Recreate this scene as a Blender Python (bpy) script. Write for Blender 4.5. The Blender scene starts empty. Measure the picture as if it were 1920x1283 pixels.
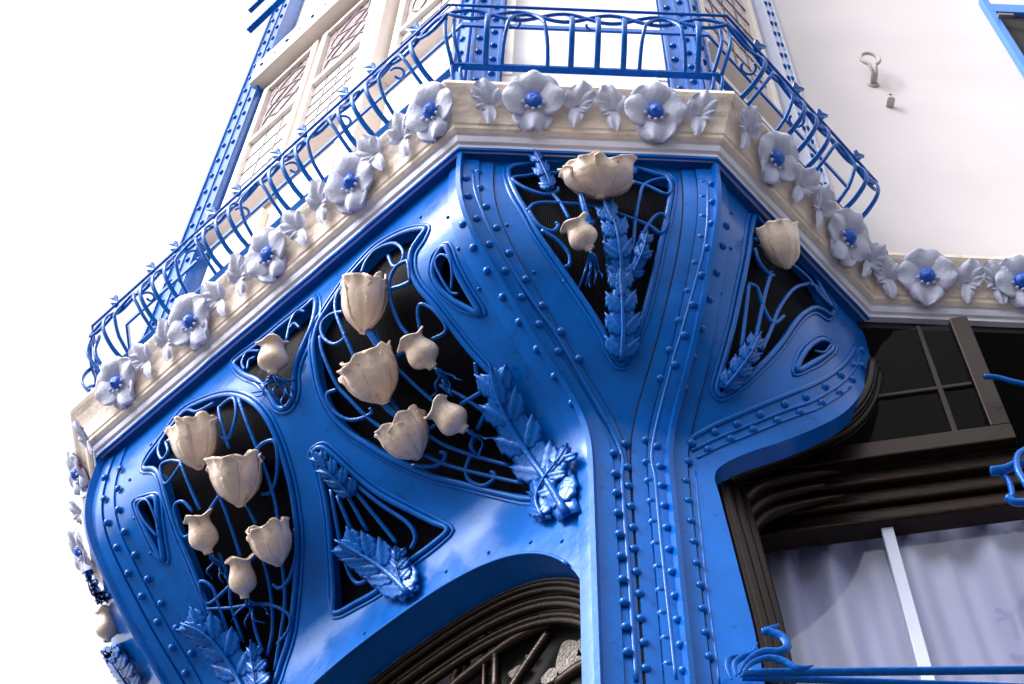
import bpy, bmesh, math, random
import numpy as np
from mathutils import Vector, Matrix, noise
from mathutils.geometry import delaunay_2d_cdt
random.seed(5)
S = bpy.context.scene
COL = S.collection
# ------------------------------------------------------------------ camera
F = 3000.0; RHO = math.atan(.040); PIT = math.atan(F/1941.0)
CAM = np.array([0., 0., 1.6])
FW = np.array([0, math.cos(PIT), math.sin(PIT)])
R0 = np.array([1., 0, 0]); U0 = np.array([0, -math.sin(PIT), math.cos(PIT)])
RV = math.cos(RHO)*R0+math.sin(RHO)*U0
UV = -math.sin(RHO)*R0+math.cos(RHO)*U0
cd = bpy.data.cameras.new('camera'); cam = bpy.data.objects.new('camera', cd); COL.objects.link(cam)
cd.sensor_width = 36; cd.lens = F/1920*36; cd.clip_end = 2000; cd.clip_start = .05
m = Matrix.Identity(4)
for i in range(3):
    m[i][0] = RV[i]; m[i][1] = UV[i]; m[i][2] = -FW[i]; m[i][3] = CAM[i]
cam.matrix_world = m
S.camera = cam
# ------------------------------------------------------------------ world, sun, exposure
SUN_EL, SUN_AZ = 42, -62          # azimuth measured from -Y (towards the viewer) to -X (left)
az = math.radians(SUN_AZ); el = math.radians(SUN_EL)
sdir = Vector((math.sin(az)*math.cos(el), -math.cos(az)*math.cos(el), math.sin(el)))   # towards the sun
w = bpy.data.worlds.new('World'); S.world = w; w.use_nodes = True
nt = w.node_tree; bg = nt.nodes['Background']
sky = nt.nodes.new('ShaderNodeTexSky'); sky.sky_type = 'NISHITA'; sky.sun_disc = False
sky.sun_elevation = el; sky.sun_rotation = math.atan2(sdir.x, sdir.y)
sky.dust_density = 6; sky.air_density = 1.5; sky.ozone_density = 1
hs = nt.nodes.new('ShaderNodeHueSaturation'); hs.inputs['Saturation'].default_value = .22
nt.links.new(sky.outputs[0], hs.inputs['Color']); nt.links.new(hs.outputs[0], bg.inputs[0])
bg.inputs[1].default_value = .15
sl = bpy.data.lights.new('sun', 'SUN'); so = bpy.data.objects.new('sun', sl); COL.objects.link(so)
sl.energy = 1.2; sl.angle = math.radians(22); sl.color = (1, .96, .9)
so.rotation_euler = (-sdir).to_track_quat('-Z', 'Y').to_euler()
so.location = (-10, -6, 20)
S.view_settings.view_transform = 'Standard'; S.view_settings.look = 'None'
S.view_settings.exposure = 1.3; S.view_settings.gamma = 1
# ------------------------------------------------------------------ pixel geometry
def ray(x, y): return FW*F+RV*(x-960)+UV*(641.5-y)
def onplane(x, y, P, n):
    d = ray(x, y); P = np.array(P, float); n = np.array(n, float)
    return CAM+d*(np.dot(P-CAM, n)/np.dot(d, n))
def proj(P):
    v = np.asarray(P, float)-CAM; z = v@FW
    return np.array([960+F*(v@RV)/z, 641.5-F*(v@UV)/z])
def Zm(x0, y0, sc): return lambda pts: [(x0+x/sc, y0+y/sc) for x, y in pts]
Z1 = Zm(100, 380, 3); Z2 = Zm(120, 700, 2.2); Z3 = Zm(540, 400, 2.567); Z4 = Zm(540, 780, 2.55)
Z5 = Zm(820, 230, 2.5655); Z6 = Zm(1060, 680, 2.127); Z7 = Zm(1240, 300, 2.291); Z9 = Zm(640, 980, 3.692)
# ------------------------------------------------------------------ materials
def mat(name, col, rough=.5, metal=0, coat=0, bump=0, bscale=30, var=0, vscale=6, wood=False, spec=.5, tint=None, grime=0):
    M = bpy.data.materials.new(name); M.use_nodes = True
    t = M.node_tree; b = t.nodes['Principled BSDF']
    b.inputs['Base Color'].default_value = (*col, 1); b.inputs['Roughness'].default_value = rough
    b.inputs['Metallic'].default_value = metal; b.inputs['Coat Weight'].default_value = coat
    b.inputs['Coat Roughness'].default_value = .12; b.inputs['Specular IOR Level'].default_value = spec
    if tint: b.inputs['Specular Tint'].default_value = (*tint, 1)
    tc = t.nodes.new('ShaderNodeTexCoord')
    src = tc.outputs['Object']
    if wood:
        mp = t.nodes.new('ShaderNodeMapping'); mp.inputs['Scale'].default_value = wood
        t.links.new(src, mp.inputs[0]); src = mp.outputs[0]
    if var:
        n = t.nodes.new('ShaderNodeTexNoise'); n.inputs['Scale'].default_value = vscale; n.inputs['Detail'].default_value = 6
        t.links.new(src, n.inputs['Vector'])
        r = t.nodes.new('ShaderNodeValToRGB')
        r.color_ramp.elements[0].position = .3; r.color_ramp.elements[1].position = .7
        r.color_ramp.elements[0].color = (*[c*(1-var) for c in col], 1)
        r.color_ramp.elements[1].color = (*[min(1, c*(1+var*.6)) for c in col], 1)
        t.links.new(n.outputs[0], r.inputs[0]); t.links.new(r.outputs[0], b.inputs['Base Color'])
        mr = t.nodes.new('ShaderNodeMapRange'); mr.inputs[3].default_value = max(.03, rough-.07); mr.inputs[4].default_value = rough+.1
        t.links.new(n.outputs[0], mr.inputs[0]); t.links.new(mr.outputs[0], b.inputs['Roughness'])
    if grime:
        b_in = b.inputs['Base Color']; n3 = t.nodes.new('ShaderNodeTexNoise'); n3.inputs['Scale'].default_value = grime; n3.inputs['Detail'].default_value = 9; n3.inputs['Roughness'].default_value = .7
        t.links.new(tc.outputs['Object'], n3.inputs['Vector'])
        r3 = t.nodes.new('ShaderNodeValToRGB'); r3.color_ramp.elements[0].position = .30; r3.color_ramp.elements[1].position = .42
        r3.color_ramp.elements[0].color = (.35, .33, .32, 1); r3.color_ramp.elements[1].color = (1, 1, 1, 1)
        mx = t.nodes.new('ShaderNodeMix'); mx.data_type = 'RGBA'; mx.blend_type = 'MULTIPLY'; mx.inputs[0].default_value = .8
        t.links.new(n3.outputs[0], r3.inputs[0]); t.links.new(r3.outputs[0], mx.inputs[7])
        if b_in.is_linked: t.links.new(b_in.links[0].from_socket, mx.inputs[6])
        else: mx.inputs[6].default_value = (*col, 1)
        t.links.new(mx.outputs[2], b_in)
    if bump:
        n2 = t.nodes.new('ShaderNodeTexNoise'); n2.inputs['Scale'].default_value = bscale; n2.inputs['Detail'].default_value = 5
        t.links.new(src, n2.inputs['Vector'])
        bp = t.nodes.new('ShaderNodeBump'); bp.inputs['Strength'].default_value = bump; bp.inputs['Distance'].default_value = .01
        t.links.new(n2.outputs[0], bp.inputs['Height']); t.links.new(bp.outputs[0], b.inputs['Normal'])
    return M
BLUE = mat('blue_paint', (.0005, .098, .45), .20, coat=.06, spec=.42, tint=(.30, .55, 1), bump=.18, bscale=14, var=.2, vscale=5, grime=22)
LBLUE = mat('light_blue_frame', (.05, .21, .70), .4, var=.06)
BLUEI = mat('blue_iron_paint', (.0005, .084, .40), .25, coat=.05, spec=.42, tint=(.30, .55, 1), bump=.3, bscale=60, var=.16, vscale=14)
CENT = mat('flower_centre_blue', (.006, .12, .68), .4, bump=.6, bscale=120)
POP = mat('poppy_cream', (.74, .59, .51), .28, coat=.25, bump=.35, bscale=40, var=.2, vscale=9, grime=18)
PETAL = mat('lilac_plaster', (.50, .53, .72), .6, bump=.45, bscale=40, var=.12, vscale=12, grime=16)
CREAM = mat('cream_plaster', (.74, .63, .565), .6, bump=.45, bscale=30, var=.16, vscale=9, grime=12)
MOULD = mat('lilac_white_moulding', (.62, .62, .76), .45, bump=.25, bscale=25, var=.10, vscale=9)
WALL = mat('white_render', (.60, .56, .595), .8, bump=.2, bscale=35, var=.06, vscale=1.6)
FRAME = mat('cream_window_paint', (.78, .71, .66), .45, bump=.1, bscale=20, var=.05, vscale=5)
POST = mat('grey_taupe_post', (.42, .37, .37), .5, bump=.15, bscale=25, var=.1)
PALE = mat('pale_lilac', (.60, .64, .84), .4, bump=.1, bscale=20, var=.06)  # even pale lilac, for one corner post and the mullion
WOOD = mat('dark_stained_wood', (.006, .0032, .0026), .3, coat=.0, spec=.26, tint=(1, .75, .65), bump=.22, bscale=9, var=.35, vscale=7, wood=(3, 3, 14))
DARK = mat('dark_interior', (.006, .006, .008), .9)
GREY = mat('weathered_metal', (.50, .46, .45), .6, bump=.3, bscale=60, var=.15, vscale=20)
PAVE = mat('paving', (.065, .063, .062), .85, bump=.5, bscale=6, var=.2, vscale=1.5)
STAIN = mat('stained_glass', (.46, .37, .42), .12, var=.5, vscale=18, bump=.5, bscale=30)
PALEGL = mat('pale_glass_and_reflection', (.74, .72, .76), .08, bump=.2, bscale=15, var=.1)  # pale glass colour that also carries the centre pane's painted reflection
LEAD = mat('lead_came', (.18, .15, .17), .5)
CURT = mat('white_curtain', (.66, .67, .90), .85, bump=.15, bscale=60)
RELGL = mat('textured_bronze_glass', (.10, .077, .072), .22, bump=1, bscale=70, var=.35, vscale=15)
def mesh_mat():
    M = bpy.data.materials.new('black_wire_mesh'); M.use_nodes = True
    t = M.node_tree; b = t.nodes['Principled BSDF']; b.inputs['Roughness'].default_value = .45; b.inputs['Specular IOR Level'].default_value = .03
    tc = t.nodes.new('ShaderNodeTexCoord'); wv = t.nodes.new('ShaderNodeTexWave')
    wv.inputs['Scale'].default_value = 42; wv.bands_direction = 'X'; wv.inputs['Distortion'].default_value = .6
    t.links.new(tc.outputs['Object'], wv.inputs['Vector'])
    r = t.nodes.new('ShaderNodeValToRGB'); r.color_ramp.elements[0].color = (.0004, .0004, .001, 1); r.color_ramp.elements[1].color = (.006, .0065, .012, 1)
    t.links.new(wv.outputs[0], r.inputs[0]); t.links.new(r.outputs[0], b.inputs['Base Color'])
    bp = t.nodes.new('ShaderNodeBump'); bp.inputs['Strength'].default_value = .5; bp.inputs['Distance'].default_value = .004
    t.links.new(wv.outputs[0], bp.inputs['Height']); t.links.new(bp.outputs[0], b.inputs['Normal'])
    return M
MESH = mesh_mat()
def glass_mat(name='window_glass', ior=1.5):
    M = bpy.data.materials.new(name); M.use_nodes = True
    t = M.node_tree; t.nodes.remove(t.nodes['Principled BSDF']); out = t.nodes['Material Output']
    a = t.nodes.new('ShaderNodeBsdfTransparent'); g = t.nodes.new('ShaderNodeBsdfGlossy'); g.inputs['Roughness'].default_value = .02
    a.inputs[0].default_value = (.92, .94, .97, 1)
    fr = t.nodes.new('ShaderNodeFresnel'); fr.inputs[0].default_value = ior
    mx = t.nodes.new('ShaderNodeMixShader')
    t.links.new(fr.outputs[0], mx.inputs[0]); t.links.new(a.outputs[0], mx.inputs[1]); t.links.new(g.outputs[0], mx.inputs[2]); t.links.new(mx.outputs[0], out.inputs[0])
    return M
GLASS = glass_mat(); GLASS2 = glass_mat('thin_sash_glass', 1.1)
# ------------------------------------------------------------------ objects
WM = {}
def link(o, parent=None, M=None):
    COL.objects.link(o)
    M = M or Matrix.Identity(4)
    if parent is not None:
        o.parent = parent; o.matrix_parent_inverse = WM[parent.name].inverted()
    o.matrix_basis = M; WM[o.name] = M
    return o
def thing(name, label, cat, loc, group=None):
    o = bpy.data.objects.new(name, None); o.empty_display_size = .1
    link(o, None, Matrix.Translation(Vector(loc))); return tag(o, label, cat, group)
def tag(o, label, cat=None, group=None):
    o['label'] = label
    if cat: o['category'] = cat
    if group: o['group'] = group
    return o
def struct(o): o['kind'] = 'structure'; return o
def mk(name, V, Fc, mt, parent=None, smooth=True, solid=0, bevel=0):
    V = np.array([tuple(v) for v in V], float); c = V.mean(0)
    me = bpy.data.meshes.new(name); me.from_pydata((V-c).tolist(), [], [tuple(f) for f in Fc]); me.update()
    if smooth:
        me.polygons.foreach_set('use_smooth', [True]*len(me.polygons))
    if smooth == 'angle':
        me.set_sharp_from_angle(angle=math.radians(32))
    me.materials.append(mt)
    o = bpy.data.objects.new(name, me); link(o, parent, Matrix.Translation(Vector(c)))
    if solid:
        md = o.modifiers.new('thick', 'SOLIDIFY'); md.thickness = solid; md.offset = -1
    if bevel:
        md = o.modifiers.new('bevel', 'BEVEL'); md.width = bevel; md.segments = 2; md.limit_method = 'ANGLE'
    return o
def inst(o, name, parent, M):
    c = bpy.data.objects.new(name, o if isinstance(o, bpy.types.Mesh) else o.data); link(c, parent, M); return c
def nrm(v): v = np.asarray(v, float); return v/(np.linalg.norm(v)+1e-12)
def boxm(P, ax, ay, az):
    """box from corner P with three edge vectors"""
    P, ax, ay, az = [np.asarray(q, float) for q in (P, ax, ay, az)]
    V = [P+i*ax+j*ay+k*az for k in (0, 1) for j in (0, 1) for i in (0, 1)]
    Fc = [(0, 2, 3, 1), (4, 5, 7, 6), (0, 1, 5, 4), (2, 6, 7, 3), (0, 4, 6, 2), (1, 3, 7, 5)]
    if np.dot(np.cross(ax, ay), az) < 0: Fc = [f[::-1] for f in Fc]
    return V, Fc
def box(name, P, ax, ay, az, mt, parent=None, bevel=.004):
    V, Fc = boxm(P, ax, ay, az); return mk(name, V, Fc, mt, parent, False, bevel=bevel)
def spline(pts, n=6, closed=False):
    P = [np.asarray(p, float) for p in pts]
    if len(P) < 3 and not closed:
        return [P[0]+(P[1]-P[0])*k/n for k in range(n+1)]
    out = []; N = len(P); segs = N if closed else N-1
    for i in range(segs):
        a = P[(i-1) % N] if closed or i > 0 else 2*P[0]-P[1]
        b = P[i]; c = P[(i+1) % N]
        d = P[(i+2) % N] if closed or i+2 < N else 2*P[-1]-P[-2]
        for k in range(n):
            t = k/n
            out.append(.5*((2*b)+(c-a)*t+(2*a-5*b+4*c-d)*t*t+(3*b-a-3*c+d)*t**3))
    if not closed: out.append(P[-1])
    return out
def tube_geo(pts, r, seg=7, closed=False, flat=1.0, nrmv=None):
    P = [np.asarray(p, float) for p in pts]; N = len(P); V = []; Fc = []
    up = None
    for i in range(N):
        a = P[(i-1) % N] if (closed or i) else P[0]; b = P[(i+1) % N] if (closed or i < N-1) else P[-1]
        t = nrm(b-a)
        if nrmv is not None: up0 = nrmv[i] if isinstance(nrmv, list) else nrmv
        else: up0 = up if up is not None else (np.array([0, -.6, -.8]) if abs(t[0]) > .5 else np.array([1., .1, .1]))
        n = nrm(up0-t*np.dot(up0, t)); up = n; b2 = np.cross(t, n)
        rr = r[i] if hasattr(r, '__len__') else r
        for k in range(seg):
            an = 2*math.pi*k/seg
            V.append(P[i]+rr*(math.cos(an)*n*flat+math.sin(an)*b2))
    M = N if closed else N-1
    for i in range(M):
        j = (i+1) % N
        for k in range(seg):
            l = (k+1) % seg
            Fc.append((i*seg+k, i*seg+l, j*seg+l, j*seg+k))
    if not closed:
        Fc.append(tuple(range(seg))[::-1]); Fc.append(tuple((N-1)*seg+k for k in range(seg)))
    return V, Fc
def tube(name, pts, r, mt, parent, **k):
    V, Fc = tube_geo(pts, r, **k); return mk(name, V, Fc, mt, parent)
# ------------------------------------------------------------------ plan of the oriel
TOP = 7.8
CL = np.array([-.262, 3.026]); CR = np.array([.847, 3.026]); RW = np.array([1.617, 3.796]); LL = np.array([-2.0, 4.764])
LB = LL+np.array([0, 1.0]); RE = np.array([6.5, 3.796])
PATH = [LB, LL, CL, CR, RW, RE]
def offs(o):
    """offset polyline outward by o with mitres"""
    out = []
    for i, p in enumerate(PATH):
        ns = []
        for a, b in ((i-1, i), (i, i+1)):
            if a >= 0 and b < len(PATH):
                d = nrm(PATH[b]-PATH[a]); ns.append(np.array([d[1], -d[0]]))
        n1, n2 = ns[0], ns[-1]
        out.append(p+o*(n1+n2)/(1+np.dot(n1, n2)))
    return out
tp = offs(-.06)
cL = np.array([.325, 3.61]); cR = np.array([.59, 3.645]); c2 = tp[1]+np.array([.62, .50]); c2b = c2+np.array([0, 1.0])
cW = np.array([1.56, 3.665])
def interp(tab): xs, ys = zip(*sorted(tab)); return lambda x: float(np.interp(x, xs, ys))
def smoothtab(tab):
    xs, ys = zip(*sorted(tab)); g = np.linspace(xs[0], xs[-1], 160); y = np.interp(g, xs, ys)
    for _ in range(3):
        yp = np.pad(y, 5, mode='edge'); y = np.convolve(yp, np.ones(11)/11, 'valid')
    return lambda x: float(np.interp(x, g, y))
gL = smoothtab([(5, 1), (6.45, 1), (6.52, .985), (6.66, .92), (6.71, .79), (6.81, .61), (7.04, .345), (7.16, .175), (7.3, .06), (7.42, .02), (7.55, 0), (7.8, 0)])
gR = smoothtab([(5, 1), (6.48, 1), (6.55, .97), (6.64, .82), (6.75, .655), (6.92, .465), (7.15, .27), (7.3, .13), (7.44, .045), (7.58, 0), (7.8, 0)])
def arch_a(a):
    return 5.0+1.292*max(0., 1-min(1., abs(a-1.075)/1.075)**2.5)**.29
class Face:
    def __init__(s, t0, t1, b0, b1, g0, g1, sgn=1):
        s.t0, s.t1, s.b0, s.b1, s.g0, s.g1 = t0, t1, b0, b1, g0, g1; s.grid = None
    def P(s, u, z, off=0):
        g = s.g0(z)*(1-u)+s.g1(z)*u
        q = (s.t0*(1-u)+s.t1*u)*(1-g)+(s.b0*(1-u)+s.b1*u)*g
        p = np.array([q[0], q[1], z])
        return p+off*s.N(u, z) if off else p
    def N(s, u, z):
        e = 1e-3
        return nrm(np.cross(s.P(u+e, z)-s.P(u-e, z), s.P(u, z+e*3)-s.P(u, z-e*3)))
    def width(s, z):
        return np.linalg.norm(s.P(1, z)-s.P(0, z))
    def inv(s, x, y):
        if s.grid is None:
            s.grid = [(u, z, proj(s.P(u, z))) for u in np.linspace(-.1, 1.1, 40) for z in np.linspace(5.0, 7.8, 70)]
            s.gp = np.array([g[2] for g in s.grid])
        k = int(np.argmin(((s.gp-(x, y))**2).sum(1))); u, z, _ = s.grid[k]; best = (1e9, u, z)
        for _ in range(12):
            q = proj(s.P(u, z)); e = np.array([x, y])-q; d = float(e@e)
            if d < best[0]: best = (d, u, z)
            if d < .01: break
            h = 1e-3
            J = np.array([(proj(s.P(u+h, z))-q)/h, (proj(s.P(u, z+h))-q)/h]).T
            try: st = np.linalg.solve(J, e)
            except Exception: break
            st = np.clip(st, -.08, .08); u += st[0]; z += st[1]; z = min(7.85, max(4.9, z)); u = min(1.3, max(-.3, u))
        return best[1], best[2]
    def px(s, x, y, off=0):
        u, z = s.inv(x, y); return s.P(u, z, off)
    def line(s, pts, off=0, n=5, closed=False):
        return [s.px(p[0], p[1], off) for p in spline(pts, n, closed)]
    def frame(s, x, y, off=0):
        u, z = s.inv(x, y); return s.P(u, z, off), s.N(u, z)
FC = Face(tp[2], tp[3], cL, cR, gL, gR)
FL = Face(tp[1], tp[2], c2, cL, gL, gL)
FR = Face(tp[3], tp[4], cR, cW, gR, gR)
FB = Face(tp[0], tp[1], c2b, c2, gL, gL)
LB_LEN = float(np.linalg.norm(c2-cL))
# ------------------------------------------------------------------ ground
ground = struct(mk('ground', [(-60, -60, 0), (60, -60, 0), (60, 60, 0), (-60, 60, 0)], [(0, 1, 2, 3)], PAVE, None, False))
# ------------------------------------------------------------------ oriel base: pressed iron shell
base = thing('riveted_oriel', 'glossy blue riveted iron base of the oriel flaring out from its column', 'oriel base', (.45, 3.65, 5.0))
def inpoly(p, poly):
    x, y = p; c = False; n = len(poly)
    for i in range(n):
        x1, y1 = poly[i]; x2, y2 = poly[i-1]
        if (y1 > y) != (y2 > y) and x < (x2-x1)*(y-y1)/(y2-y1)+x1: c = not c
    return c
def shell(name, face, outer, holes, label=None, nu=44, nz=120):
    V = []; E = []
    for poly in [outer]+holes:
        b = len(V); V += [tuple(p) for p in poly]; E += [(b+i, b+(i+1) % len(poly)) for i in range(len(poly))]
    us = [p[0] for p in outer]; zs = [p[1] for p in outer]
    for u in np.linspace(min(us), max(us), nu)[1:-1]:
        for z in np.linspace(min(zs), max(zs), nz)[1:-1]:
            if inpoly((u, z), outer) and not any(inpoly((u, z), h) for h in holes): V.append((float(u), float(z)))
    r = delaunay_2d_cdt([Vector(v) for v in V], E, [], 0, 1e-6)
    ov, of = r[0], r[2]; keep = []
    for f in of:
        c = (sum(ov[i].x for i in f)/len(f), sum(ov[i].y for i in f)/len(f))
        if inpoly(c, outer) and not any(inpoly(c, h) for h in holes): keep.append(f)
    V3 = [face.P(v.x, v.y) for v in ov]
    nn = np.cross(V3[keep[0][1]]-V3[keep[0][0]], V3[keep[0][2]]-V3[keep[0][0]])
    cc = ov[keep[0][0]]
    if np.dot(nn, face.N(cc.x, cc.y)) < 0: keep = [tuple(f)[::-1] for f in keep]
    o = mk(name, V3, keep, BLUE, base)
    return o
HOLES = {}
def hole_uv(face, pts, n=4):
    q = spline(pts, n, True); return [face.inv(*p) for p in q]
OUT = {
 'P1': (FL, [(799,431),(774,433),(743,445),(711,464),(688,486),(657,521),(637,548),(614,583),(598,610),(589,649),(593,688),(602,731),(622,774),(653,809),(688,832),(723,854),(770,876),(814,894),(873,909),(932,925),(999,937),(1008,925),(1000,890),(978,830),(952,760),(930,712),(891,669),(871,645),(844,610),(813,571),(789,544),(774,517),(770,493),(774,470),(789,447)]),
 'P2': (FL, [(272,880),(279,864),(302,832),(325,800),(347,773),(375,757),(415,743),(447,743),(479,759),(502,786),(520,823),(534,864),(547,914),(556,973),(559,1027),(556,1086),(552,1132),(547,1177),(540,1209),(528,1245),(515,1283),(490,1310),(470,1290),(450,1250),(420,1200),(402,1164),(388,1127),(375,1095),(361,1059),(343,1018),(329,982),(315,936),(304,898),(290,880)]),
 'P3': (FL, [(592,560),(580,573),(533,610),(493,643),(443,680),(447,693),(463,705),(483,713),(500,730),(513,750),(522,765),(535,766),(547,753),(553,730),(553,700),(560,673),(573,643),(587,610),(593,580)]),
 'P4': (FL, [(605,839),(630,858),(669,894),(716,929),(775,960),(814,980),(842,994),(811,1023),(775,1050),(742,1080),(709,1109),(670,1131),(629,1151),(627,1120),(626,1094),(622,1035),(618,976),(611,929),(599,878),(589,850)]),
 'T1': (FL, [(837,463),(852,501),(875,544),(902,590),(879,579),(852,564),(828,544),(815,521),(814,500),(822,478)]),
 'T2': (FL, [(256,945),(275,937),(293,934),(297,973),(302,1009),(308,1054),(296,1035),(284,1012),(270,982)]),
 'P5': (FC, [(953,320),(988,310),(1034,304),(1093,304),(1132,307),(1190,317),(1229,328),(1258,341),(1253,394),(1241,448),(1229,503),(1218,550),(1206,596),(1190,639),(1179,667),(1167,684),(1160,682),(1147,659),(1132,624),(1105,581),(1073,534),(1038,483),(1011,444),(988,401),(964,359)]),
 'P6': (FR, [(1412,408),(1402,475),(1388,544),(1375,606),(1362,658),(1349,706),(1343,732),(1350,743),(1371,732),(1397,715),(1419,693),(1441,671),(1467,640),(1484,614),(1502,592),(1524,579),(1541,584),(1554,592),(1560,584),(1546,558),(1524,518),(1502,488),(1484,466),(1458,431),(1432,411)]),
 'T3': (FR, [(1493,697),(1502,671),(1519,649),(1541,638),(1560,654),(1541,671),(1519,684)]),
}
for k, (f, pts) in OUT.items(): HOLES[k] = hole_uv(f, pts)
zz = lambda a, b, n: [float(v) for v in np.linspace(a, b, n)]
# left face: u = 0 at the far bracket, 1 at the column
arc = []
for u in zz(0.0, 1.0, 90): arc.append((u, max(5.0, arch_a((1-u)*LB_LEN))))
left_out = [(0.0, 7.8)]+[(0.0, z) for z in zz(7.6, 5.2, 14)]+arc+[(1.0, z) for z in zz(5.2, 7.6, 14)]+[(1.0, 7.8)]+[(u, 7.8) for u in zz(.95, .05, 12)]
shell('left_panel', FL, left_out, [HOLES[k] for k in ('P1', 'P2', 'P3', 'P4', 'T1', 'T2')], nu=80)
cen_out = [(0, z) for z in zz(7.8, 5.0, 30)]+[(u, 5.0) for u in zz(.1, .9, 6)]+[(1, z) for z in zz(5.0, 7.8, 30)]+[(u, 7.8) for u in zz(.9, .1, 9)]
shell('front_panel', FC, cen_out, [HOLES['P5']])
# right face lower edge from the photograph
edge_px = [(1480,1283),(1440,1240),(1412,1150),(1388,1060),(1365,985),(1346,925),(1338,893),(1352,872),(1400,850),(1480,823),(1560,788),(1600,757),(1625,715),(1634,670),(1633,635)]
edge_px = [(1434,1283),(1414,1180),(1390,1085),(1368,1000),(1348,925),(1340,895),(1352,874),(1400,850),(1480,823),(1560,788),(1600,757),(1624,718),(1633,672)]
redge = [FR.inv(*p) for p in spline(edge_px, 4)]
right_out = [(0, z) for z in zz(7.8, 5.0, 30)]+[(redge[0][0], 5.0)]+redge+[(1.0, redge[-1][1]+.1), (1.0, 7.8)]+[(u, 7.8) for u in zz(.9, .1, 9)]
shell('right_panel', FR, right_out, [HOLES['P6'], HOLES['T3']])
ret_out = [(0, z) for z in zz(7.8, 5.0, 20)]+[(1, z) for z in zz(5.0, 7.8, 20)]
shell('return_panel', FB, ret_out, [], nu=12)
def ribbon(name, A, B, mt, parent, smooth=True, solid=0):
    n = len(A); V = list(A)+list(B); Fc = [(i, i+1, n+i+1, n+i) for i in range(n-1)]
    return mk(name, V, Fc, mt, parent, smooth, solid)
# thickness of the shell at its free edges: arch soffit and window flange
inB = np.array([.707, .707, 0])
A_ = [FL.P(u, z) for u, z in arc if z > 5.01]
ribbon('arch_soffit', A_, [p+inB*.15 for p in A_], BLUE, base)
E_ = [FR.P(u, z) for u, z in redge]
ribbon('flange_soffit', E_, [p+np.array([0, .09, 0]) for p in E_], BLUE, base)
# arch lip bead, flange bands
tube('arch_bead', [p+np.array([-.006, -.006, 0]) for p in A_ if p[2] > 5.85], .007, BLUE, base, seg=6)
def fband(name, face, px, off, r, n=4, flat=.5, mt=BLUE, parent=base, closed=False):
    q = spline(px, n, closed); fr = [face.frame(p[0], p[1], off) for p in q]
    V, Fc = tube_geo([f[0] for f in fr], r, seg=8, closed=closed, flat=flat, nrmv=[f[1] for f in fr])
    return mk(name, V, Fc, mt, parent)
def strip(name, face, px_a, px_b, off, mt=BLUE, n=5):
    a = spline(px_a, n); b = spline(px_b, n); m_ = min(len(a), len(b))
    V = []; k = 5
    for i in range(m_):
        for j in range(k):
            p = a[i]*(1-j/(k-1))+b[i]*j/(k-1); V.append(face.px(p[0], p[1], off))
    Fc = [(i*k+j, i*k+j+1, (i+1)*k+j+1, (i+1)*k+j) for i in range(m_-1) for j in range(k-1)]
    return mk(name, V, Fc, mt, base, True, .014)
# angle-iron bands beside the hips, in metres from the hip
def hipband(name, face, side, w0, w1, off, z0=5.0, z1=7.76, mt=None):
    V = []; zs = zz(z0, z1, 130); k = 4
    for z in zs:
        W = face.width(z)
        for j in range(k):
            d = (w0+(w1-w0)*j/(k-1))/W; u = d if side == 0 else 1-d
            o_ = off if 0 < j < k-1 else -.004
            V.append(face.P(u, z, o_ if 0 < j < k-1 else off*.9))
    # add walls down to the shell
    n = len(zs); rim0 = []; rim1 = []
    base_i = len(V)
    for z in zs:
        W = face.width(z)
        for wv in (w0, w1):
            d = wv/W; u = d if side == 0 else 1-d; V.append(face.P(u, z, -.01))
    Fc = [(i*k+j, i*k+j+1, (i+1)*k+j+1, (i+1)*k+j) for i in range(n-1) for j in range(k-1)]
    for i in range(n-1):
        a0, a1 = base_i+2*i, base_i+2*(i+1)
        Fc.append((i*k, (i+1)*k, a1, a0)); Fc.append((i*k+k-1, a0+1, a1+1, (i+1)*k+k-1))
    if side == 1: Fc = [f[::-1] for f in Fc]
    return mk(name, V, Fc, mt or BLUE, base, 'angle')
for side in (0, 1):
    hipband('seam', FC, side, .1285, .1335, .003, mt=DARK)
    hipband('rib_plate', FC, side, .0, .068, .020)
    hipband('rib_plate', FC, side, .072, .128, .010)
hipband('rib_plate', FL, 1, .0, .075, .012)
hipband('rib_plate', FL, 0, .0, .07, .018)
hipband('rib_plate', FL, 0, .075, .15, .009)
hipband('rib_plate', FR, 0, .0, .085, .012); hipband('seam', FR, 0, .0855, .0905, .003, mt=DARK)
# projecting fins on the hips
def fin(name, face, u, out, z0=5.0, z1=7.78, h=.05, th=.010):
    zs = zz(z0, z1, 130); A = [face.P(u, z) for z in zs]; o = np.array([out[0], out[1], 0]); s_ = np.array([-out[1], out[0], 0])
    V = []
    for p in A: V += [p-s_*th-o*.01, p-s_*th+o*h, p+s_*th+o*h, p+s_*th-o*.01]
    Fc = []
    for i in range(len(A)-1):
        for j in range(3): Fc.append((4*i+j, 4*i+j+1, 4*i+5+j, 4*i+4+j))
    return mk(name, V, Fc, BLUE, base, 'angle')
fin('hip_fin', FC, 0, nrm([-.38, -.92])); fin('hip_fin', FC, 1, nrm([.38, -.92])); fin('hip_fin', FL, 0, nrm([-.92, -.38]))
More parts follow.
